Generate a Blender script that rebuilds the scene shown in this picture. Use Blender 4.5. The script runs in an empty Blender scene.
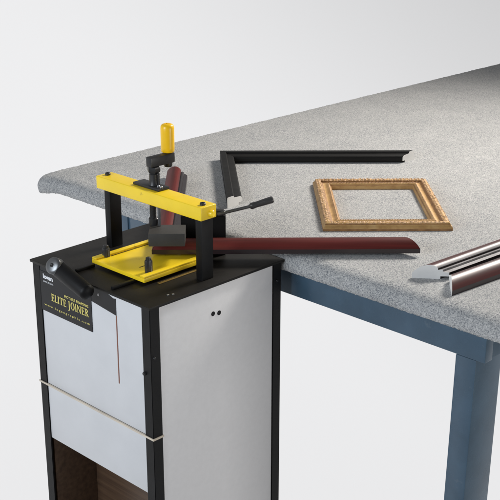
import bpy, bmesh, math, random
from mathutils import Vector, Matrix
random.seed(7)
scn = bpy.context.scene
COL = scn.collection
R = math.radians
FLOOR = -0.90          # cabinet top is z = 0
TT = 0.0142            # table top surface
S2 = math.sqrt(0.5)

# ------------------------------------------------------------------ materials
def new_mat(name):
    m = bpy.data.materials.new(name); m.use_nodes = True
    nt = m.node_tree; b = nt.nodes['Principled BSDF']
    return m, nt, b

def noise(nt, scale, detail=3, rough=0.55, vec=None):
    n = nt.nodes.new('ShaderNodeTexNoise')
    n.inputs['Scale'].default_value = scale; n.inputs['Detail'].default_value = detail
    n.inputs['Roughness'].default_value = rough
    if vec is None:
        tc = nt.nodes.new('ShaderNodeTexCoord'); vec = tc.outputs['Object']
    nt.links.new(vec, n.inputs['Vector'])
    return n

def ramp(nt, fac, stops):
    r = nt.nodes.new('ShaderNodeValToRGB')
    el = r.color_ramp.elements
    el[0].position, el[0].color = stops[0][0], (*stops[0][1], 1)
    el[1].position, el[1].color = stops[-1][0], (*stops[-1][1], 1)
    for p, c in stops[1:-1]:
        e = el.new(p); e.color = (*c, 1)
    nt.links.new(fac, r.inputs['Fac'])
    return r

def bump(nt, b, h, strength, dist):
    bp = nt.nodes.new('ShaderNodeBump')
    bp.inputs['Strength'].default_value = strength; bp.inputs['Distance'].default_value = dist
    nt.links.new(h, bp.inputs['Height']); nt.links.new(bp.outputs['Normal'], b.inputs['Normal'])
    return bp

def paint(name, col, rough=0.4, var=0.12, metal=0.0, bscale=900, bstr=0.08, coat=0.0, vscale=14, spec=0.5, wear=None):
    m, nt, b = new_mat(name)
    n = noise(nt, vscale, 5)
    lo = tuple(c * (1 - var) for c in col); hi = tuple(min(1, c * (1 + var)) for c in col)
    r = ramp(nt, n.outputs['Fac'], [(0.3, lo), (0.7, hi)])
    if wear is not None:
        nw = noise(nt, 34, 9, 0.72)
        rw = ramp(nt, nw.outputs['Fac'], [(0.0, (0, 0, 0)), (0.63, (0, 0, 0)), (0.66, (1, 1, 1))])
        mw = nt.nodes.new('ShaderNodeMix'); mw.data_type = 'RGBA'; mw.inputs['B'].default_value = (*wear, 1)
        sc = nt.nodes.new('ShaderNodeMath'); sc.operation = 'MULTIPLY'; sc.inputs[1].default_value = 0.55
        nt.links.new(rw.outputs['Color'], sc.inputs[0]); nt.links.new(sc.outputs[0], mw.inputs['Factor'])
        nt.links.new(r.outputs['Color'], mw.inputs['A']); nt.links.new(mw.outputs['Result'], b.inputs['Base Color'])
    else:
        nt.links.new(r.outputs['Color'], b.inputs['Base Color'])
    n2 = noise(nt, 22, 8, 0.68)
    rr = nt.nodes.new('ShaderNodeMapRange')
    rr.inputs['To Min'].default_value = max(0.02, rough - 0.1); rr.inputs['To Max'].default_value = min(1, rough + 0.1)
    nt.links.new(n2.outputs['Fac'], rr.inputs['Value']); nt.links.new(rr.outputs['Result'], b.inputs['Roughness'])
    b.inputs['Metallic'].default_value = metal
    b.inputs['Specular IOR Level'].default_value = spec
    if coat:
        b.inputs['Coat Weight'].default_value = coat; b.inputs['Coat Roughness'].default_value = 0.12
    if bstr:
        n3 = noise(nt, bscale, 2)
        bump(nt, b, n3.outputs['Fac'], bstr, 0.001)
    return m

def carpet():
    m, nt, b = new_mat('speckled_carpet')
    tc = nt.nodes.new('ShaderNodeTexCoord')
    n1 = noise(nt, 400, 3, 0.75, tc.outputs['Object'])
    v = nt.nodes.new('ShaderNodeTexVoronoi'); v.inputs['Scale'].default_value = 540
    nt.links.new(tc.outputs['Object'], v.inputs['Vector'])
    sep = nt.nodes.new('ShaderNodeSeparateColor'); nt.links.new(v.outputs['Color'], sep.inputs['Color'])
    mx = nt.nodes.new('ShaderNodeMath'); mx.operation = 'MULTIPLY_ADD'
    nt.links.new(sep.outputs['Red'], mx.inputs[0]); mx.inputs[1].default_value = 0.38
    nt.links.new(n1.outputs['Fac'], mx.inputs[2])
    n0 = noise(nt, 9, 4, 0.6, tc.outputs['Object'])
    m2 = nt.nodes.new('ShaderNodeMath'); m2.operation = 'MULTIPLY_ADD'
    nt.links.new(n0.outputs['Fac'], m2.inputs[0]); m2.inputs[1].default_value = 0.16
    nt.links.new(mx.outputs[0], m2.inputs[2])
    r = ramp(nt, m2.outputs[0], [(0.41, (0.075, 0.086, 0.108)), (0.57, (0.235, 0.243, 0.258)),
                                 (0.76, (0.41, 0.41, 0.405)), (0.98, (0.58, 0.572, 0.56))])
    nt.links.new(r.outputs['Color'], b.inputs['Base Color'])
    b.inputs['Roughness'].default_value = 0.95
    b.inputs['Specular IOR Level'].default_value = 0.15
    b.inputs['Sheen Weight'].default_value = 0.1
    bump(nt, b, mx.outputs[0], 0.7, 0.002)
    return m

def gold():
    m, nt, b = new_mat('antique_gold')
    n = noise(nt, 38, 6, 0.65)
    r = ramp(nt, n.outputs['Fac'], [(0.25, (0.34, 0.18, 0.062)), (0.5, (0.53, 0.32, 0.125)), (0.75, (0.62, 0.41, 0.19))])
    nt.links.new(r.outputs['Color'], b.inputs['Base Color'])
    b.inputs['Metallic'].default_value = 0.2; b.inputs['Roughness'].default_value = 0.45
    n2 = noise(nt, 420, 3); bump(nt, b, n2.outputs['Fac'], 0.35, 0.001)
    return m

def lacquer(name, dark, light, rough, coat, streak=(2.2, 90, 90), rotz=0.0, spec=0.5):
    m, nt, b = new_mat(name)
    tc = nt.nodes.new('ShaderNodeTexCoord')
    mp = nt.nodes.new('ShaderNodeMapping'); mp.vector_type = 'TEXTURE'
    mp.inputs['Rotation'].default_value = (0, 0, rotz)
    mp.inputs['Scale'].default_value = tuple(1 / s for s in streak)
    nt.links.new(tc.outputs['Object'], mp.inputs['Vector'])
    n = noise(nt, 1.0, 5, 0.6, mp.outputs['Vector'])
    r = ramp(nt, n.outputs['Fac'], [(0.3, dark), (0.68, light)])
    nt.links.new(r.outputs['Color'], b.inputs['Base Color'])
    b.inputs['Roughness'].default_value = rough; b.inputs['Specular IOR Level'].default_value = spec
    b.inputs['Coat Weight'].default_value = coat; b.inputs['Coat Roughness'].default_value = 0.28
    n2 = noise(nt, 60, 4); bump(nt, b, n2.outputs['Fac'], 0.05, 0.001)
    return m

M = {}
M['carpet'] = carpet()
M['black'] = paint('black_powder_coat', (0.0045, 0.0045, 0.005), 0.45, 0.3, bscale=1400, bstr=0.25, spec=0.22)
M['blacktop'] = paint('black_worktop', (0.0105, 0.0092, 0.0075), 0.42, 0.25, bscale=1500, bstr=0.25, spec=0.22, wear=(0.045, 0.04, 0.034))
M['rubber'] = paint('dark_grey_pad', (0.042, 0.040, 0.037), 0.55, 0.2, bscale=900, bstr=0.2, spec=0.35)
M['steel_black'] = paint('blackened_steel', (0.028, 0.028, 0.029), 0.36, 0.25, metal=0.2, bscale=800, bstr=0.12, spec=0.4)
M['grey_steel'] = paint('grey_steel', (0.16, 0.165, 0.17), 0.34, 0.2, metal=0.8, bscale=800, bstr=0.1)
M['bright_steel'] = paint('bright_steel', (0.55, 0.56, 0.58), 0.28, 0.1, metal=0.9)
M['yellow'] = paint('yellow_enamel', (0.90, 0.63, 0.018), 0.34, 0.06, bscale=500, bstr=0.10, coat=0.1, wear=(0.42, 0.27, 0.02))
M['grip'] = paint('yellow_plastic', (0.88, 0.52, 0.008), 0.30, 0.05, bstr=0.03)
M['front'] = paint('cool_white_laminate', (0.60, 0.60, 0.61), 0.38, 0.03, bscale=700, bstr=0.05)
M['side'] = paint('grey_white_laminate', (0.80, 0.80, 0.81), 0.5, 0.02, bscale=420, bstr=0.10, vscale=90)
M['cream'] = paint('cream_edging', (0.60, 0.52, 0.42), 0.5, 0.15)
M['slot'] = paint('russet_slot', (0.20, 0.075, 0.045), 0.6, 0.2)
M['brown'] = lacquer('brown_board', (0.055, 0.03, 0.018), (0.12, 0.07, 0.04), 0.45, 0.1)
M['label'] = paint('black_label', (0.007, 0.0075, 0.009), 0.35, 0.1, bstr=0.02, spec=0.3)
M['ink_yellow'] = paint('yellow_ink', (0.68, 0.58, 0.16), 0.5, 0.1, bstr=0)
M['ink_white'] = paint('white_ink', (0.72, 0.72, 0.74), 0.5, 0.05, bstr=0)
M['brass'] = paint('brass_scale', (0.28, 0.19, 0.06), 0.4, 0.3, metal=0.6)
M['blue'] = paint('blue_grey_paint', (0.054, 0.097, 0.142), 0.26, 0.14, bscale=300, bstr=0.12, coat=0.1, wear=(0.09, 0.13, 0.17))
M['gold'] = gold()
M['patina'] = paint('brown_patina', (0.30, 0.155, 0.058), 0.5, 0.3, bscale=400, bstr=0.25, vscale=60)
M['ornament'] = paint('rubbed_gold_ornament', (0.50, 0.31, 0.165), 0.6, 0.35, bscale=600, bstr=0.3, vscale=120)
M['raw'] = paint('cut_white_gesso', (0.78, 0.77, 0.75), 0.8, 0.08, bscale=700, bstr=0.25)
M['rubylong'] = lacquer('burgundy_lacquer', (0.055, 0.010, 0.008), (0.135, 0.020, 0.017), 0.42, 0.06, rotz=R(45), spec=0.35)
M['rubycross'] = lacquer('burgundy_lacquer_cross', (0.060, 0.010, 0.008), (0.150, 0.020, 0.017), 0.46, 0.0, rotz=R(-45), spec=0.16)
M['rubygloss'] = lacquer('glossy_burgundy_lacquer', (0.040, 0.006, 0.006), (0.085, 0.012, 0.011), 0.42, 0.15, rotz=R(84))
M['lip'] = paint('black_lip', (0.018, 0.010, 0.011), 0.30, 0.2, coat=0.3, bstr=0.03)
M['sheen_grey'] = paint('painted_sheen_grey', (0.22, 0.21, 0.215), 0.50, 0.2, metal=0.2, bstr=0.05)  # pale grey painted in place of reflections on the glossy mouldings
M['blackwood'] = lacquer('black_stained_wood', (0.005, 0.005, 0.005), (0.012, 0.0115, 0.011), 0.5, 0.0, rotz=R(45), spec=0.18)

# ------------------------------------------------------------------ mesh helpers
def box(bm, lo, hi, bev=0.0, mi=0, seg=2, mat=None):
    x0, y0, z0 = lo; x1, y1, z1 = hi
    vs = [bm.verts.new(v) for v in ((x0,y0,z0),(x1,y0,z0),(x1,y1,z0),(x0,y1,z0),(x0,y0,z1),(x1,y0,z1),(x1,y1,z1),(x0,y1,z1))]
    fs = [bm.faces.new([vs[i] for i in f]) for f in ((0,3,2,1),(4,5,6,7),(0,1,5,4),(1,2,6,5),(2,3,7,6),(3,0,4,7))]
    for f in fs: f.material_index = mi
    allv = vs
    if bev:
        es = list({e for f in fs for e in f.edges})
        g = bmesh.ops.bevel(bm, geom=es, offset=bev, segments=seg, affect='EDGES', profile=0.6)
        allv = list({v for f in g['faces'] for v in f.verts} | {v for v in vs if v.is_valid})
        for f in g['faces']: f.material_index = mi
        allv = list({v for v in allv} | {v for f in bm.faces if any(q in allv for q in f.verts) for v in f.verts}) if mat else allv
    if mat is not None:
        bmesh.ops.transform(bm, matrix=mat, verts=allv)

def frame_of(d):
    d = Vector(d).normalized()
    a = Vector((0,0,1)) if abs(d.z) < 0.9 else Vector((1,0,0))
    u = d.cross(a).normalized(); v = d.cross(u).normalized()
    return d, u, v

def lathe(bm, base, axis, prof, n=28, mi=0):
    """prof: list of (radius, distance along axis); closed at both ends."""
    d, u, v = frame_of(axis); base = Vector(base)
    rings = []
    for r, t in prof:
        c = base + d * t
        if r < 1e-6:
            rings.append([bm.verts.new(c)])
        else:
            rings.append([bm.verts.new(c + (u * math.cos(2*math.pi*i/n) + v * math.sin(2*math.pi*i/n)) * r) for i in range(n)])
    for a, b in zip(rings, rings[1:]):
        for i in range(n):
            j = (i + 1) % n
            q = [a[i % len(a)], a[j % len(a)], b[j % len(b)], b[i % len(b)]]
            q = [x for k, x in enumerate(q) if x not in q[:k]]
            if len(q) > 2:
                f = bm.faces.new(q); f.material_index = mi
    for ring in (rings[0], rings[-1]):
        if len(ring) > 2:
            f = bm.faces.new(ring); f.material_index = mi

def rod(bm, a, b, r, r2=None, n=24, bev=0.001, mi=0):
    a = Vector(a); b = Vector(b); L = (b - a).length; r2 = r if r2 is None else r2
    bev = min(bev, L * .3, r * .5)
    lathe(bm, a, b - a, [(r - bev, 0), (r, bev), (r2, L - bev), (r2 - bev, L)], n, mi)

def prism(bm, pts, zvec, mi=0):
    """pts: polygon of 3D points, extruded along zvec."""
    z = Vector(zvec)
    a = [bm.verts.new(Vector(p)) for p in pts]; b = [bm.verts.new(Vector(p) + z) for p in pts]
    n = len(pts)
    fs = [bm.faces.new(a), bm.faces.new(b)]
    for i in range(n): fs.append(bm.faces.new([a[i], a[(i+1)%n], b[(i+1)%n], b[i]]))
    for f in fs: f.material_index = mi

def obj(name, bm, mats, parent=None, angle=35, label=None):
    bmesh.ops.recalc_face_normals(bm, faces=bm.faces[:])
    me = bpy.data.meshes.new(name); bm.to_mesh(me); bm.free()
    for m in (mats if isinstance(mats, (list, tuple)) else [mats]): me.materials.append(m)
    me.shade_smooth(); me.set_sharp_from_angle(angle=R(angle))
    o = bpy.data.objects.new(name, me); COL.objects.link(o)
    if parent is not None:
        o.parent = parent
        if parent.type == 'EMPTY': o.location = -parent.location
    if label: o['label'] = label
    return o

def thing(name, label, cat, loc, group=None):
    o = bpy.data.objects.new(name, None); COL.objects.link(o)
    o.location = loc; o.empty_display_size = 0.05
    o['label'] = label; o['category'] = cat
    if group: o['group'] = group
    return o

# moulding stick: profile (s, h); P0 = outer bottom corner at start; d along, n inward
def stick(P0, d, n, L, a0, a1, prof, mats_of, parent, names, mats, steps=1, jitter=0.0):
    P0 = Vector(P0); d = Vector(d).normalized(); n = Vector(n).normalized()
    bm = bmesh.new(); rows = []
    for (s, h) in prof:
        t0 = a0 * s; t1 = L - a1 * s
        rows.append([bm.verts.new(P0 + d * (t0 + (t1 - t0) * k / steps) + n * s + Vector((0, 0, h))) for k in range(steps + 1)])
    N = len(prof)
    for i in range(N):
        j = (i + 1) % N
        for k in range(steps):
            f = bm.faces.new([rows[i][k], rows[i][k+1], rows[j][k+1], rows[j][k]]); f.material_index = mats_of(i)
    body = obj(names[0], bm, mats, parent, 32)
    caps = []
    for k, sgn in ((0, -1), (1, 1)):
        bm = bmesh.new()
        pts = []
        for (s, h) in prof:
            t = a0 * s if k == 0 else L - a1 * s
            pts.append(P0 + d * t + n * s + Vector((0, 0, h)))
        prism(bm, pts, d * sgn * 0.0006)
        caps.append(bm)
    return body, caps

# ------------------------------------------------------------------ work table
table = thing('work_table', 'long work table with speckled grey carpeted top and blue grey painted apron and legs', 'table', (0, 1.7, FLOOR))
def rounded_rect(x0, y0, x1, y1, r, n=10):
    pts = []
    for cx, cy, a in ((x0+r, y0+r, 180), (x1-r, y0+r, 270), (x1-r, y1-r, 0), (x0+r, y1-r, 90)):
        for i in range(n + 1):
            t = R(a + 90 * i / n); pts.append((cx + r*math.cos(t), cy + r*math.sin(t)))
    return pts
def slab():
    bm = bmesh.new()
    x0, y0, x1, y1, th = -0.916, 0.3910, 0.80, 3.3, 0.0450
    lv = [(0.009, -th), (0.003, -th + 0.003), (0.0005, -th + 0.010), (0, -0.027), (0.0020, -0.019), (0.0055, -0.0125), (0.0105, -0.0075), (0.0175, -0.0036), (0.026, -0.0012), (0.036, 0)]
    # the pile of the carpet makes the rim slightly uneven: fine steps round it, each nudged by under a millimetre
    outer = rounded_rect(x0, y0, x1, y1, 0.046)
    rings = []; ks = None
    for q, (ins, z) in enumerate(lv):
        base = rounded_rect(x0+ins, y0+ins, x1-ins, y1-ins, max(0.006, 0.046 - ins))
        if ks is None: ks = [max(1, int(math.dist(outer[i], outer[(i+1) % len(outer)]) / 0.0032)) for i in range(len(outer))]
        ring = []
        for i, (x, y) in enumerate(base):
            u, v = base[(i+1) % len(base)]
            for k in range(ks[i]):
                f = k / ks[i]; w = 0.0 if q == len(lv) - 1 else 0.0006
                ring.append(bm.verts.new((x + (u-x)*f + random.gauss(0, w), y + (v-y)*f + random.gauss(0, w), TT + z + random.gauss(0, w))))
        rings.append(ring)
    # the carpet is gathered and folded under at the corner: a soft bulge that hangs a little
    for ring in rings[:-1]:
        for v in ring:
            wgt = math.exp(-((math.hypot(v.co.x - (x0 + 0.012), v.co.y - (y0 + 0.012)) / 0.045) ** 2))
            v.co.x -= S2 * 0.020 * wgt; v.co.y -= S2 * 0.020 * wgt
            v.co.z -= (0.006 + 0.007 * min(1, (TT - v.co.z) / th)) * wgt
    for a, b in zip(rings, rings[1:]):
        for i in range(len(a)):
            j = (i+1) % len(a); bm.faces.new([a[i], a[j], b[j], b[i]])
    bm.faces.new(rings[-1]); bm.faces.new(rings[0])
    return bm
obj('tabletop', slab(), M['carpet'], table, 50)
zb = TT - 0.0450
bm = bmesh.new(); box(bm, (-0.651, 0.424, zb - 0.0662), (0.503, 0.450, zb - 0.0005), 0.002); obj('apron', bm, M['blue'], table)
for x0 in (-0.650, 0.466):
    bm = bmesh.new(); box(bm, (x0, 0.4505, zb - 0.0648), (x0 + 0.035, 3.05, zb - 0.0005), 0.002); obj('apron', bm, M['blue'], table)
def leg(x, y, sx):
    bm = bmesh.new()
    top = zb - 0.0667; h = top - FLOOR; lean = 0.016 * h * sx
    w, dp = 0.0485, 0.095
    for (z, k) in ((top, 0), (FLOOR, 1)): pass
    box(bm, (0, 0, FLOOR + 0.012), (w, dp, top), 0.003)
    box(bm, (-0.004, -0.004, FLOOR), (w + 0.004, dp + 0.004, FLOOR + 0.0115), 0.002)
    for v in bm.verts:
        f = (top - v.co.z) / h
        v.co.x += x - lean * f; v.co.y += y
    return bm
for x, y, sx in ((0.4343, 0.4246, 1), (-0.648, 0.4246, -1), (0.4343, 2.93, 1), (-0.648, 2.93, -1)):
    obj('leg', leg(x, y, sx), M['blue'], table)
bm = bmesh.new(); box(bm, (-0.650, 0.4205, zb - 0.0652), (-0.573, 0.4236, zb - 0.002), 0.001)
obj('bracket_plate', bm, M['blue'], table)

# ------------------------------------------------------------------ frame joiner
J = thing('frame_joiner', 'floor standing frame joiner, white cabinet with black top, yellow bridge and hand crank', 'frame joiner', (-0.2, 0.195, FLOOR))
W, D = 0.400, 0.390
bm = bmesh.new(); box(bm, (-W, 0, -0.006), (0, D, 0), 0.0012)
top = obj('top_plate', bm, M['blacktop'], J)
bm = bmesh.new()
for x, y in ((-0.0263, 0.0731), (-0.0219, 0.0826)): lathe(bm, (x, y, 0.0001), (0,0,1), [(0.0026, 0), (0.0026, 0.0008), (0.0016, 0.0014)], 12)
obj('screw', bm, M['bright_steel'], top)
# corner posts (angle iron, 2 mm proud of the panels)
pw = 0.026; t = 0.004; e = 0.004
def post(cx, cy, sx, sy):
    bm = bmesh.new()
    pts = [(0,0),(pw,0),(pw,t),(t,t),(t,pw),(0,pw)]
    P = [(cx + sx*a, cy + sy*b, FLOOR) for a, b in pts]
    prism(bm, P, (0, 0, -FLOOR - 0.0062))
    es = [ed for ed in bm.edges if abs(ed.verts[0].co.z - ed.verts[1].co.z) > 0.1]
    bmesh.ops.bevel(bm, geom=es, offset=0.0012, segments=2, affect='EDGES')
    return bm
def bolt(p, axis, r, parent, h=0.003):
    bm = bmesh.new(); lathe(bm, p, axis, [(r, -0.001), (r, h*.5), (r*.75, h*.9), (0, h)], 14)
    return obj('bolt', bm, M['steel_black'], parent)
for cx, cy, sx, sy in ((-W+e, e, 1, 1), (-e, e, -1, 1), (-e, D-e, -1, -1), (-W+e, D-e, 1, -1)):
    po = obj('corner_post', post(cx, cy, sx, sy), M['black'], J)
    if (sx, sy) == (1, 1): bolt((cx, cy + 0.012, -0.153), (-1, 0, 0), 0.0045, po, 0.007)
    if (sx, sy) == (-1, 1):
        bolt((-0.0242, e, -0.1504), (0, -1, 0), 0.0042, po, 0.005); bolt((-e, 0.0125, -0.1127), (1, 0, 0), 0.003, po)
    if (sx, sy) == (-1, -1): bolt((-e, 0.372, -0.047), (1, 0, 0), 0.003, po)
hs = -0.2934
iy = e + t + 0.0005 - 0.0025      # panel face 2 mm behind the post face
def panel(name, lo, hi, mat, b=0.0008):
    bm = bmesh.new(); box(bm, lo, hi, b); return obj(name, bm, mat, J)
px0, px1 = -W + e + pw + 0.0004, -e - pw - 0.0004
fp = panel('front_panel', (px0, iy, hs + 0.0005), (px1, iy + 0.012, -0.0063), M['front'])
panel('front_panel', (px0, iy, -0.433), (px1, iy + 0.012, hs - 0.0045), M['front'])
sp = panel('side_panel', (-iy - 0.012, e + pw + 0.0004, FLOOR + 0.02), (-iy, D - e - pw - 0.0004, -0.0063), M['side'])
panel('side_panel', (-W + iy, e + pw + 0.0004, FLOOR + 0.02), (-W + iy + 0.012, D - e - pw - 0.0004, -0.0063), M['side'])
panel('back_panel', (px0, D - iy - 0.012, FLOOR + 0.02), (px1, D - iy, -0.0063), M['side'])
# recess under the front panel
rb = panel('recess_board', (px0 - 0.02, 0.130, FLOOR + 0.02), (px1 + 0.02, 0.142, -0.40), M['brown'])
panel('recess_board', (-W + 0.0192, 0.0125, FLOOR + 0.02), (-W + 0.0292, 0.1297, -0.40), M['brown'])
panel('base_board', (-W + e + t + .0145, 0.0125, FLOOR), (-e - t - .0145, D - 0.0125, FLOOR + 0.0195), M['brown'])
# trim strip: front edge of the shelf, wraps round the right post
bm = bmesh.new()
prism(bm, [(-W + e - 0.002, e - 0.0022, hs - 0.004), (-e + 0.0022, e - 0.0022, hs - 0.004), (-e + 0.0022, e + 0.027, hs - 0.004), (-e - 0.0005, e + 0.027, hs - 0.004),
           (-e - 0.0005, e - 0.0002, hs - 0.004), (-W + e - 0.002, e - 0.0002, hs - 0.004)], (0, 0, 0.004))
obj('trim_strip', bm, M['cream'], J)
bm = bmesh.new(); box(bm, (px0, e, hs - 0.0042), (px1, iy - 0.0003, hs), 0.0); obj('trim_strip', bm, M['cream'], J)
bm = bmesh.new(); box(bm, (-0.1128, iy - 0.0006, -0.2043), (-0.1094, iy + 0.002, -0.0505), 0.0004); obj('slot', bm, M['slot'], fp)
for y, z in ((0.1786, -0.0684), (0.1961, -0.0715)):
    bm = bmesh.new(); lathe(bm, (-iy, y, z + 0.001), (1, 0, 0), [(0.0052, -0.001), (0.0052, 0.0008), (0.0040, 0.0014), (0.0022, 0.0008)], 20); obj('plug', bm, M['black'], sp)

# black fascia band and label
yb = iy - 0.0010
bm = bmesh.new()
prism(bm, [(px0, yb, -0.0072), (-0.134, yb, -0.0072), (-0.1125, yb, -0.0135), (-0.1045, yb, -0.0120), (-0.1045, yb, -0.0495), (-0.1855, yb, -0.0400), (px0, yb, -0.0385)], (0, 0.0008, 0))
fascia = obj('fascia_band', bm, M['label'], J)
bm = bmesh.new(); prism(bm, [(-0.1645, yb, -0.0215), (-0.1575, yb, -0.0215), (-0.161, yb, -0.0145)], (0, -0.0003, 0)); obj('arrow_mark', bm, M['ink_white'], fascia)
yl = iy - 0.0016
bm = bmesh.new(); box(bm, (px0 + 0.002, yl, -0.1115), (-0.1860, iy - 0.0002, -0.0180), 0.0); label = obj('label_plate', bm, M['label'], J)

def text(body, x0, x1, z, h, mat, name, slant=0.0, offset=0.0, spacing=1.0):
    c = bpy.data.curves.new(name, 'FONT'); c.body = body; c.size = 1; c.offset = offset; c.space_character = spacing
    o = bpy.data.objects.new(name, c); COL.objects.link(o)
    dg = bpy.context.evaluated_depsgraph_get()
    me = bpy.data.meshes.new_from_object(o.evaluated_get(dg)); bpy.data.objects.remove(o)
    xs = [v.co.x for v in me.vertices]; ys = [v.co.y for v in me.vertices]
    sx = (x1 - x0) / (max(xs) - min(xs)); mx = min(xs); mn = min(ys); sy = h / (max(ys) - mn)
    for v in me.vertices: v.co = Vector((x0 + (v.co.x - mx) * sx, yl - 0.0003, z + (v.co.y - mn) * sy))
    b = bmesh.new(); b.from_mesh(me); bpy.data.meshes.remove(me)
    bmesh.ops.recalc_face_normals(b, faces=b.faces[:])
    return obj(name, b, mat, label)

# serif capitals, cap height 1, drawn from polygons
def P(*a): return list(a)
def rect(x0, y0, x1, y1): return [(x0,y0),(x1,y0),(x1,y1),(x0,y1)]
def arc_band(cx, cy, rx, ry, ix, iy_, a0, a1, n=18):
    o = []; i = []
    for k in range(n + 1):
        a = R(a0 + (a1 - a0) * k / n)
        o.append((cx + rx*math.cos(a), cy + ry*math.sin(a))); i.append((cx + ix*math.cos(a), cy + iy_*math.sin(a)))
    return [[o[k], o[k+1], i[k+1], i[k]] for k in range(n)]
def glyph(ch):
    st = rect(.08, 0, .27, 1); sb = rect(0, 0, .36, .07); stp = rect(0, .93, .36, 1)
    if ch == 'E': return [st, sb, stp, rect(.2, 0, .60, .10), P((.53, 0), (.66, 0), (.66, .26), (.59, .1)), rect(.2, .46, .50, .56), rect(.45, .38, .51, .64), rect(.2, .90, .56, 1), P((.50, .9), (.56, .75), (.62, .75), (.62, 1))], .70
    if ch == 'L': return [st, sb, stp, rect(.2, 0, .56, .10), P((.50, 0), (.64, 0), (.64, .28), (.57, .1))], .66
    if ch == 'I': return [st, sb, stp], .40
    if ch == 'T': return [rect(.26, 0, .45, 1), rect(.17, 0, .54, .07), rect(.02, .90, .70, 1), P((0, 1), (0, .72), (.06, .72), (.11, .9)), P((.72, 1), (.72, .72), (.66, .72), (.61, .9))], .74
    if ch == 'J': return [rect(.10, -.08, .29, 1), rect(.02, .93, .37, 1), P((.10, -.08), (.29, -.08), (.22, -.26), (-.08, -.34), (-.08, -.26), (.06, -.2))], .42
    if ch == 'O': return arc_band(.45, .5, .45, .53, .25, .44, 0, 360, 32), .94
    if ch == 'N': return [rect(.07, 0, .16, 1), rect(0, 0, .24, .07), P((.0, 1), (.22, 1), (.82, 0), (.66, 0)), rect(.68, 0, .79, 1), rect(.60, .93, .87, 1)], .90
    if ch == 'R': return [st, sb, stp] + arc_band(.27, .74, .36, .26, .18, .17, -90, 90, 12) + [P((.26, .5), (.44, .5), (.80, 0), (.58, 0))], .80
    return [], .34
def title(word, x0, x1, z, h):
    adv = sum(glyph(c)[1] + .06 for c in word) - .06
    sx = (x1 - x0) / adv; b = bmesh.new(); x = 0; q = 0
    for c in word:
        polys, w = glyph(c)
        for pl in polys:
            q += 1; y = yl - 0.0003 - 0.000012 * (q % 40)
            try: b.faces.new([b.verts.new((x0 + (x + px) * sx, y, z + pz * h)) for px, pz in pl])
            except ValueError: pass
        x += w + .06
    return obj('title_lettering', b, M['ink_yellow'], label)
title('ELITE JOINER', -0.3265, -0.1955, -0.0800, 0.0170)

text('PICTURE FRAMING', -0.2790, -0.1960, -0.0590, 0.0062, M['ink_yellow'], 'heading_lettering', offset=0.015)
text('w w w . l o g a n g r a p h i c . c o m', -0.3540, -0.1945, -0.0995, 0.0066, M['ink_yellow'], 'address_lettering', offset=0.012)
text('logan', -0.3530, -0.3180, -0.0372, 0.0140, M['ink_white'], 'logo_lettering', offset=0.045)
text('GRAPHIC PRODUCTS', -0.3530, -0.3170, -0.0425, 0.0036, M['ink_white'], 'logo_lettering', offset=0.012)

for o_ in (fascia, label): o_.location.x -= 0.006; o_.location.z -= 0.0006

# tilt lever across the front edge of the top
A = Vector((-0.274, -0.016, 0.0170)); Bp = Vector((-0.167, -0.0245, -0.0050)); r0, r1 = 0.0185, 0.0172
Lh = (Bp - A).length
prof = [(0, -r0*.55)] + [(r0*math.sin(a), -r0*.55*math.cos(a)) for a in (R(20), R(40), R(60), R(78))] + [(r0, 0.004), (r1, Lh)] + \
       [(r1*math.cos(a), Lh + r1*.6*math.sin(a)) for a in (R(20), R(45), R(65), R(80))] + [(0, Lh + r1*.6)]
bm = bmesh.new(); lathe(bm, A, Bp - A, prof, 32)
lev = obj('tilt_lever', bm, M['black'], J, 50)
nb = Vector((0.22, -0.82, 0.52)).normalized()
bm = bmesh.new(); lathe(bm, A + nb*0.0125 + Vector((0.001, 0, 0.001)), nb, [(0.0185, -0.010), (0.0185, 0.005), (0.0172, 0.0075), (0.0125, 0.0092), (0.007, 0.0103), (0.0, 0.0107)], 32)
boss = obj('boss', bm, M['grey_steel'], lev, 50)
bm = bmesh.new(); lathe(bm, A + nb*0.0225 + Vector((0.001, 0, 0.001)), nb, [(0.0042, 0), (0.0042, 0.002), (0.0030, 0.0028), (0.0018, 0.0020), (0, 0.0018)], 14); obj('screw', bm, M['steel_black'], lev)

# guide rails and scale on the top
for x, y in ((-0.2620, 0.022), (-0.1290, 0.012)):
    bm = bmesh.new(); box(bm, (x - 0.0042, y, 0.0001), (x + 0.0042, 0.0700, 0.0068), 0.0012); obj('guide_rail', bm, M['black'], J)
bm = bmesh.new(); box(bm, (-0.0900, 0.100, 0.0001), (-0.0820, 0.240, 0.0016), 0.0004)
scale = obj('scale_strip', bm, M['brass'], J)
bm = bmesh.new()
for k in range(34): box(bm, (-0.0895, 0.104 + k*0.004, 0.0016), (-0.0895 + (0.005 if k % 5 == 0 else 0.003), 0.1046 + k*0.004, 0.0018))
obj('scale_marks', bm, M['black'], scale)

# yellow fence plate
bm = bmesh.new(); box(bm, (-0.2690, 0.0705, 0.0070), (-0.0960, 0.245, 0.0160), 0.0012)
plate = obj('fence_plate', bm, M['yellow'], J)
def bar_with_slot(x0, x1, y0, y1, slotx):
    bm = bmesh.new(); box(bm, (x0, y0, 0.0161), (x1, y1, 0.0203), 0.001); return bm
obj('side_rail', bar_with_slot(-0.2685, -0.2550, 0.0710, 0.2445, 0), M['yellow'], plate)
obj('side_rail', bar_with_slot(-0.1105, -0.0965, 0.0710, 0.2445, 0), M['yellow'], plate)
for x0, y0, y1 in ((-0.2535, 0.110, 0.238), (-0.1145, 0.105, 0.238)):
    bm = bmesh.new(); box(bm, (x0, y0, 0.01605), (x0 + 0.0030, y1, 0.0164), 0.0); obj('slot', bm, M['black'], plate)
bm = bmesh.new(); box(bm, (-0.1560, 0.1080, 0.01605), (-0.1535, 0.128, 0.0164)); obj('slot', bm, M['black'], plate)
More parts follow.
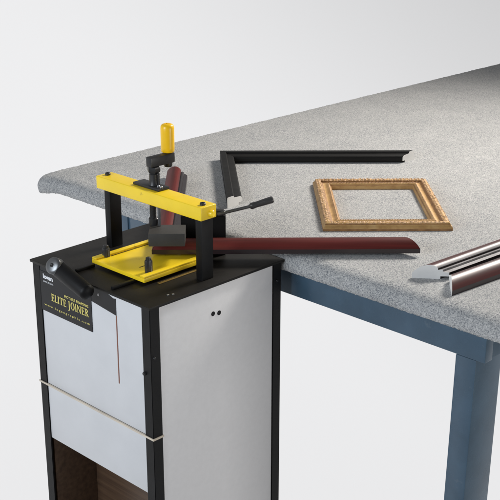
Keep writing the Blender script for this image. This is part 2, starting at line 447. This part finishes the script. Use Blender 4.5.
for x, y, hk in ((-0.2575, 0.1010, 0.0), (-0.1175, 0.1015, 0.008)):
    bm = bmesh.new()
    lathe(bm, (x, y, 0.0162), (0,0,1), [(0.0078, 0), (0.0084, 0.001), (0.0086, 0.017 + hk), (0.0076, 0.0195 + hk), (0.0060, 0.0200 + hk), (0.0058, 0.0250 + hk), (0.0036, 0.0264 + hk), (0, 0.0264 + hk)], 24)
    # knurled grip: alternate ribs pulled in
    for v in bm.verts:
        a = math.atan2(v.co.y - y, v.co.x - x); rr = math.hypot(v.co.x - x, v.co.y - y)
        if rr > 0.0081 and int(round(a / (2*math.pi) * 24)) % 2:
            v.co.x = x + (v.co.x - x) * 0.90; v.co.y = y + (v.co.y - y) * 0.90
    obj('knob', bm, M['steel_black'], plate, 25)

# bridge
bm = bmesh.new(); box(bm, (-0.361, 0.163, 0.1355), (-0.0215, 0.207, 0.1643), 0.0022, seg=3)
cross = obj('crossbar', bm, M['yellow'], J)
for x, y in ((-0.346, 0.185), (-0.0350, 0.181)):
    bm = bmesh.new(); lathe(bm, (x, y, 0.1643), (0,0,1), [(0.0062, -0.001), (0.0062, 0.0042), (0.0052, 0.0052), (0.0030, 0.0050), (0.0028, 0.0028), (0, 0.0028)], 20); obj('bolt', bm, M['steel_black'], cross)
bm = bmesh.new(); lathe(bm, (-0.0216, 0.190, 0.147), (1, 0.3, 0), [(0.0075, -0.002), (0.0075, 0.006), (0.006, 0.008), (0, 0.008)], 18); obj('end_cap', bm, M['yellow'], cross)
for x0 in (-0.3460, -0.0490):
    bm = bmesh.new(); box(bm, (x0, 0.1725, 0.0001), (x0 + 0.0190, 0.2045, 0.1352), 0.0015); obj('bridge_post', bm, M['black'], J)

# press screw
ax, ay = -0.2035, 0.1930
M45 = Matrix.Translation((0,0,0))
def tbox(bm, c, dx, dn, lo, hi, bev, mi=0):
    """box in the rotated frame dx (along), dn (inward); lo/hi in (t, s, z)."""
    b2 = bmesh.new(); box(b2, lo, hi, bev)
    for v in b2.verts:
        p = Vector(c) + Vector(dx) * v.co.x + Vector(dn) * v.co.y; v.co = Vector((p.x, p.y, v.co.z))
    me = bpy.data.meshes.new('tmp'); b2.to_mesh(me); b2.free(); bm.from_mesh(me); bpy.data.meshes.remove(me)
RT = (S2, S2, 0); IN = (-S2, S2, 0)
bm = bmesh.new(); box(bm, (ax - 0.0465, ay - 0.0165, 0.1645), (ax + 0.0370, ay + 0.0155, 0.1705), 0.0015)
press = obj('press_flange', bm, M['steel_black'], J)
bm = bmesh.new(); lathe(bm, (ax + 0.003, ay + 0.002, 0.1706), (0,0,1), [(0.0130, 0), (0.0118, 0.004), (0.0108, 0.010), (0.0108, 0.0235), (0.0085, 0.026)], 24); obj('collar', bm, M['steel_black'], press)
bm = bmesh.new(); lathe(bm, (ax + 0.003, ay + 0.002, 0.1900), (0,0,1), [(0.0090, 0), (0.0090, 0.008), (0.0135, 0.0085), (0.0145, 0.011), (0.0145, 0.018), (0.0130, 0.020)], 6); obj('nut', bm, M['steel_black'], press, 20)
for dx in (0.022, 0.031):
    bm = bmesh.new(); lathe(bm, (ax + dx, ay - 0.003, 0.1705), (0,0,1), [(0.0033, 0), (0.0033, 0.002), (0.0022, 0.003), (0, 0.003)], 14); obj('screw', bm, M['bright_steel'], press)
bm = bmesh.new(); rod(bm, (ax + 0.018, ay + 0.002, 0.1706), (ax + 0.018, ay + 0.002, 0.2000), 0.0022); obj('stop_pin', bm, M['steel_black'], press)
# the screw itself under the bar, with thread
bm = bmesh.new()
pr = [(0.0085, 0.080)]
z = 0.086
while z < 0.1345:
    pr += [(0.0085, z), (0.0076, z + 0.0012)]; z += 0.0024
pr += [(0.0085, 0.1353)]
lathe(bm, (ax, ay, 0), (0,0,1), pr, 24); lathe(bm, (ax, ay, 0), (0,0,1), [(0.0105, 0.0797), (0.0112, 0.082), (0.0112, 0.094), (0.0095, 0.096)], 24)
obj('press_screw', bm, M['steel_black'], J)
bm = bmesh.new(); rod(bm, (ax + 0.0165, ay + 0.002, 0.0797), (ax + 0.0165, ay + 0.002, 0.1353), 0.0030); obj('guide_pin', bm, M['grey_steel'], J)
# pad: box facing the operator diagonal
c = Vector((-0.1535, 0.1880, 0))
bm = bmesh.new(); tbox(bm, c, RT, IN, (-0.040, -0.0225, 0.0506), (0.0375, 0.038, 0.0795), 0.0015)
pad = obj('press_pad', bm, M['rubber'], J)
# crank
z0, z1 = 0.2105, 0.2325
bm = bmesh.new(); box(bm, (ax - 0.0065, ay - 0.0120, z0), (ax + 0.0115, ay + 0.0560, z1), 0.003)
arm = obj('crank_arm', bm, M['steel_black'], J)
g = Vector((ax, ay + 0.0455, 0))
bm = bmesh.new(); lathe(bm, (g.x, g.y, z0 - 0.009), (0,0,1), [(0.0085, 0), (0.0092, 0.002), (0.0092, 0.0095)], 20); obj('bolt', bm, M['steel_black'], arm)
bm = bmesh.new(); lathe(bm, (g.x, g.y, z1 + 0.001), (0,0,1), [(0.0125, 0), (0.0142, 0.0015), (0.0147, 0.010), (0.0149, 0.045), (0.0148, 0.053), (0.0140, 0.0575), (0.0118, 0.0605), (0.008, 0.0622), (0.0045, 0.0625), (0.0040, 0.0612), (0, 0.0610)], 32)
obj('crank_grip', bm, M['grip'], arm, 50)

# backing block inside the corner, with clamp lever
bm = bmesh.new()
Q = [(-0.1800, 0.2500), (-0.1105, 0.3195), (-0.1430, 0.3520), (-0.2125, 0.2825)]
prism(bm, [(x, y, 0.0002) for x, y in Q], (0, 0, 0.090))
bmesh.ops.bevel(bm, geom=bm.edges[:], offset=0.0015, segments=2, affect='EDGES')
blk = obj('backing_block', bm, M['black'], J)
bm = bmesh.new(); box(bm, (-0.012, -0.008, 0), (0.012, 0.008, 0.012), 0.0015)
for v in bm.verts:
    p = Vector((-0.1285, 0.3155, 0.0903)) + Vector(RT)*v.co.x + Vector(IN)*v.co.y; v.co = Vector((p.x, p.y, 0.0903 + v.co.z))
obj('lever_mount', bm, M['steel_black'], blk)
l1 = Vector((-0.1200, 0.3120, 0.0955)); l2 = Vector((-0.0725, 0.3595, 0.1123)); l3 = Vector((-0.0371, 0.3949, 0.1285))
bm = bmesh.new(); rod(bm, l1, l2, 0.0036); rod(bm, l1 - (l2 - l1).normalized()*0.006, l1 + (l2 - l1)*0.18, 0.0045)
cl = obj('clamp_lever', bm, M['grey_steel'], J)
dl = (l3 - l2).normalized(); LL = (l3 - l2).length
bm = bmesh.new(); lathe(bm, l2, dl, [(0.0050, -0.002), (0.0072, 0.001), (0.0074, 0.006), (0.0066, 0.012), (0.0074, LL*.6), (0.0078, LL - 0.004), (0.0062, LL - 0.001), (0, LL)], 20)
obj('lever_grip', bm, paint('grey_lever_grip', (0.06, 0.06, 0.062), 0.36, 0.15, metal=0.3), cl, 50)

# ------------------------------------------------------------------ mouldings
PROF = [(0,0),(0,.0100),(.0012,.0118),(.0040,.0160),(.0085,.0208),(.0135,.0245),(.0190,.0270),(.0245,.0280),(.0295,.0272),(.0335,.0250),(.0360,.0218),
        (.0362,.0180),(.0390,.0192),(.0425,.0188),(.0440,.0150),(.0520,.0140),(.0525,.0060),(.0400,.0055),(.0400,0)]
def pm(i): return 1 if (i == 0 or i >= 10) else 0
def pm2(i): return 2 if 8 <= i <= 9 or 12 <= i <= 14 else pm(i)  # dome highlight and lip faces take the painted reflection grey
def moulding(name, label, P0, d, n, L, a0, a1, ruby, group, z, prof=PROF, k=1.0, joined=False, sheen_mat=None):
    d = Vector(d).normalized(); n = Vector(n).normalized()
    mid = Vector((P0[0], P0[1], 0)) + d * L * .5 + n * .02
    T = thing(name, label, 'moulding', (mid.x, mid.y, z), group)
    pr = [(s*k, h*k) for s, h in prof]
    body, caps = stick((P0[0], P0[1], z), d, n, L, a0, a1, pr, (pm2 if sheen_mat else pm), T, ('moulding_body',), [ruby, M['lip']] + ([sheen_mat] if sheen_mat else []))
    for i, cp in enumerate(caps):
        obj('mitred_end' if i == 0 and joined else 'cut_end', cp, M['lip'] if i == 0 and joined else M['raw'], T, 20)
    return T
DV = (-S2, S2, 0)
c0 = (-0.1835, 0.1680)
Zm = 0.0222
moulding('moulding_stick', 'long dark red moulding clamped in the joiner, passing in front of the gold frame', (c0[0], c0[1]), RT, IN, 0.5805, 1, 1, M['rubylong'], 'mouldings clamped in the joiner', Zm, joined=True)
moulding('moulding_stick', 'red moulding with black lip running back from the clamp behind the yellow bridge', (c0[0], c0[1]), (-0.7095, 0.7047, 0), (0.7047, 0.7095, 0), 0.620, 1, 1, M['rubycross'], 'mouldings clamped in the joiner', Zm, k=1.07, joined=True)
# make the outer cut ends of that pair dark where the lacquer wraps
u = Vector((math.cos(R(84)), math.sin(R(84)), 0)); ul = Vector((-u.y, u.x, 0))
moulding('moulding_stick', 'glossy burgundy moulding at the right table corner, nearest the table edge', (0.4065, 0.4400), u, ul, 0.62, -1 + 2, 0, M['rubygloss'], 'loose burgundy mouldings on the table', TT, k=1.05, sheen_mat=M['sheen_grey'])
u2 = Vector((math.cos(R(85)), math.sin(R(85)), 0)); ur = Vector((u2.y, -u2.x, 0))
moulding('moulding_stick', 'glossy burgundy moulding with large white mitred end, behind the piece nearest the table edge', (0.2895, 0.4655), u2, ur, 0.62, 0.9, 0, M['rubygloss'], 'loose burgundy mouldings on the table', TT, k=1.08, sheen_mat=M['sheen_grey'])

# black frame corner
Z3 = TT
KP = [(0,0),(0,.0262),(.0015,.0275),(.0150,.0275),(.0165,.0262),(.0180,.0225),(.0330,.0210),(.0360,.0190),(.0375,.0160),(.0375,0.006),(.030,.006),(.030,0)]
K0 = (-0.6500, 0.8270)
kd1 = Vector((0.7090, 0.7052, 0)).normalized(); kd2 = Vector((0.7440, -0.6680, 0)).normalized()
phi = math.acos(kd1.dot(kd2)); aa = 1 / math.tan(phi / 2)
KT = thing('frame_corner', 'black L shaped frame corner with white cut ends lying behind the gold frame', 'frame corner', (-0.45, 0.85, TT))
n1 = Vector((kd1.y, -kd1.x, 0)); n2 = Vector((-kd2.y, kd2.x, 0))
for d_, n_, L_ in ((kd1, n1, 0.5490), (kd2, n2, 0.4500)):
    b_, caps = stick((K0[0], K0[1], Z3), d_, n_, L_, aa, 1.0, KP, lambda i: 0, KT, ('frame_rail',), [M['blackwood']])
    caps[0].free(); obj('cut_end', caps[1], M['raw'], KT, 20)

# gold frame
GT = thing('picture_frame', 'small ornate gold picture frame lying flat and empty on the carpeted table', 'picture frame', (-0.06, 0.80, TT))
GP = [(0,0),(0,.0055),(.0012,.0085),(.0040,.0105),(.0052,.0135),(.0058,.0160),(.0080,.0180),(.0120,.0192),(.0165,.0182),(.0190,.0155),
      (.0215,.0128),(.0250,.0112),(.0290,.0112),(.0325,.0128),(.0345,.0150),(.0375,.0158),(.0400,.0146),(.0412,.0115),(.0440,.0100),(.0450,.0080),(.0450,0)]
gc = [Vector((-0.0345, 0.5600, TT))]
ga, gb = Vector(RT), Vector(IN); GL, GS = 0.301, 0.376
gc.append(gc[0] + ga*GL); gc.append(gc[1] + gb*GS); gc.append(gc[0] + gb*GS)
def ellipsoid(bm, c, a, b, cc, du, dv):
    n, m = 8, 5
    ri = []
    du = Vector(du); dv = Vector(dv); top = bm.verts.new(Vector(c) + Vector((0,0,cc)))
    for j in range(1, m + 1):
        th = R(90 * j / m); ri.append([bm.verts.new(Vector(c) + du*(a*math.sin(th)*math.cos(2*math.pi*i/n)) + dv*(b*math.sin(th)*math.sin(2*math.pi*i/n)) + Vector((0,0,cc*math.cos(th)))) for i in range(n)])
    for i in range(n): bm.faces.new([top, ri[0][i], ri[0][(i+1)%n]])
    for p, q in zip(ri, ri[1:]):
        for i in range(n): bm.faces.new([p[i], q[i], q[(i+1)%n], p[(i+1)%n]])
for k in range(4):
    p0 = gc[k]; p1 = gc[(k+1)%4]; d_ = (p1 - p0).normalized(); n_ = Vector((-d_.y, d_.x, 0)); L_ = (p1 - p0).length
    b_, caps = stick(p0, d_, n_, L_, 1.0, 1.0, GP, lambda i: 2 if i in (0, 4, 9, 10, 17) else 0, GT, ('frame_rail',), [M['gold'], M['ornament'], M['patina']])
    for cp in caps: cp.free()
    bm = bmesh.new(); bm.from_mesh(b_.data); nf = len(bm.faces)
    # raised leaf ornament along the outer ridge and a fine bead along the sight edge
    t = 0.016
    q = 0
    while t < L_ - 0.016:
        sk = (d_ * 0.75 + n_ * 0.66).normalized() if q % 2 else (d_ * 0.75 - n_ * 0.66).normalized()
        pv = Vector((-sk.y, sk.x, 0))
        for s_, a_, c_ in ((0.0085, 0.0046, .0165), (0.0130, 0.0050, .0176), (0.0172, 0.0042, .0162)):
            ellipsoid(bm, p0 + d_*(t + random.uniform(-.0007, .0007)) + n_*(s_ + random.uniform(-.0006, .0006)) + Vector((0,0,c_)), a_*random.uniform(.7, 1.15), random.uniform(.0013, .0024), 0.0022 + random.uniform(-.0009, .0010), sk, pv)
        t += 0.0047; q += 1
    t = 0.040
    while t < L_ - 0.040:
        ellipsoid(bm, p0 + d_*t + n_*0.0375 + Vector((0,0,.0148)), 0.0016, 0.0017, 0.0022, d_, n_); t += 0.0038
    bm.faces.ensure_lookup_table()
    for f in bm.faces[nf:]: f.material_index = 1
    bmesh.ops.recalc_face_normals(bm, faces=bm.faces[:])
    bm.to_mesh(b_.data); bm.free(); b_.data.shade_smooth(); b_.data.set_sharp_from_angle(angle=R(50))

# ------------------------------------------------------------------ camera
fw = Vector((-0.65698751, 0.67239042, -0.34096705)); up = Vector((-0.23829099, 0.24387687, 0.94007525)); rt = Vector((0.71525157, 0.69886708, 0))
cam = bpy.data.cameras.new('Camera'); co = bpy.data.objects.new('Camera', cam); COL.objects.link(co)
co.matrix_world = Matrix(((rt.x, up.x, -fw.x, 1.56791238), (rt.y, up.y, -fw.y, -1.32143784), (rt.z, up.z, -fw.z, 0.86260462), (0, 0, 0, 1)))
cam.sensor_width = 36; cam.sensor_fit = 'HORIZONTAL'; cam.lens = 1127.8787 / 500 * 36
cam.clip_start = 0.05; cam.clip_end = 100
scn.camera = co

# ------------------------------------------------------------------ light: white studio surround dimmed out of view, two softboxes, an added side fill
w = bpy.data.worlds.new('World'); scn.world = w; w.use_nodes = True
nt = w.node_tree; bg = nt.nodes['Background']
tc = nt.nodes.new('ShaderNodeTexCoord'); sx = nt.nodes.new('ShaderNodeSeparateXYZ'); nt.links.new(tc.outputs['Generated'], sx.inputs[0])
mr = nt.nodes.new('ShaderNodeMapRange'); mr.inputs['From Min'].default_value = -1; mr.inputs['From Max'].default_value = 1
nt.links.new(sx.outputs['Z'], mr.inputs['Value'])
def c(v): return (v, v*1.0, v*1.012)
rp = ramp(nt, mr.outputs['Result'], [(0.20, c(.80)), (0.36, c(.86)), (0.45, c(.84)), (0.54, c(.41)), (1.0, c(.32))])
# world dimmed towards the upper right, backdrop falloff put into its strength
dp = nt.nodes.new('ShaderNodeVectorMath'); dp.operation = 'DOT_PRODUCT'
nt.links.new(tc.outputs['Generated'], dp.inputs[0]); dp.inputs[1].default_value = (0.337, 0.667, 0.664)
m3 = nt.nodes.new('ShaderNodeMapRange'); m3.interpolation_type = 'SMOOTHSTEP'
for k_, v_ in (('From Min', -0.02), ('From Max', 0.46), ('To Min', 1.01), ('To Max', 0.66)): m3.inputs[k_].default_value = v_
nt.links.new(dp.outputs['Value'], m3.inputs['Value'])
nt.links.new(rp.outputs['Color'], bg.inputs['Color'])
# world dimmed behind the camera, out of view, to darken right-facing sides
d2 = nt.nodes.new('ShaderNodeVectorMath'); d2.operation = 'DOT_PRODUCT'
nt.links.new(tc.outputs['Generated'], d2.inputs[0]); d2.inputs[1].default_value = (0.85, -0.53, 0.0)
m4 = nt.nodes.new('ShaderNodeMapRange'); m4.interpolation_type = 'SMOOTHSTEP'
for k_, v_ in (('From Min', -0.25), ('From Max', 0.45), ('To Min', 1.0), ('To Max', 0.30)): m4.inputs[k_].default_value = v_
nt.links.new(d2.outputs['Value'], m4.inputs['Value'])
m5 = nt.nodes.new('ShaderNodeMath'); m5.operation = 'MULTIPLY'
nt.links.new(m3.outputs['Result'], m5.inputs[0]); nt.links.new(m4.outputs['Result'], m5.inputs[1]); nt.links.new(m5.outputs[0], bg.inputs['Strength'])

H = Vector((-0.699, 0.715, 0)); RTv = Vector((0.7153, 0.6989, 0))
def area(name, loc, target, size, energy, col, sy=None, spread=180):
    l = bpy.data.lights.new(name, 'AREA'); l.energy = energy; l.color = col; l.size = size
    l.spread = R(spread)
    if sy: l.shape = 'RECTANGLE'; l.size_y = sy
    o = bpy.data.objects.new(name, l); COL.objects.link(o); o.location = loc
    o.rotation_euler = (Vector(target) - Vector(loc)).to_track_quat('-Z', 'Y').to_euler()
    return o
ctr = Vector((-0.05, 0.62, 0))
area('key_softbox', ctr + RTv*1.66 + H*1.45 + Vector((0,0,1.80)), Vector((-0.10, 0.42, 0)), 0.75, 31, (1.0, 0.95, 0.88), spread=86)
area('added_side_fill', ctr + RTv*2.3 - H*2.0 + Vector((0,0,-0.1)), (0.0, 0.2, -0.4), 1.4, 32, (1.0, 0.98, 0.96))  # added lamp out of view, lifts the cabinet's right panel
area('fill_softbox', Vector((-0.2,0.2,0)) - RTv*1.7 - H*1.8 + Vector((0,0,0.9)), (-0.1, 0.2, -0.1), 1.2, 54, (0.83, 0.91, 1.0))

scn.view_settings.view_transform = 'Standard'; scn.view_settings.look = 'None'
scn.view_settings.exposure = 0; scn.view_settings.gamma = 1
scn.render.engine = 'CYCLES'
scn.cycles.use_denoising = True
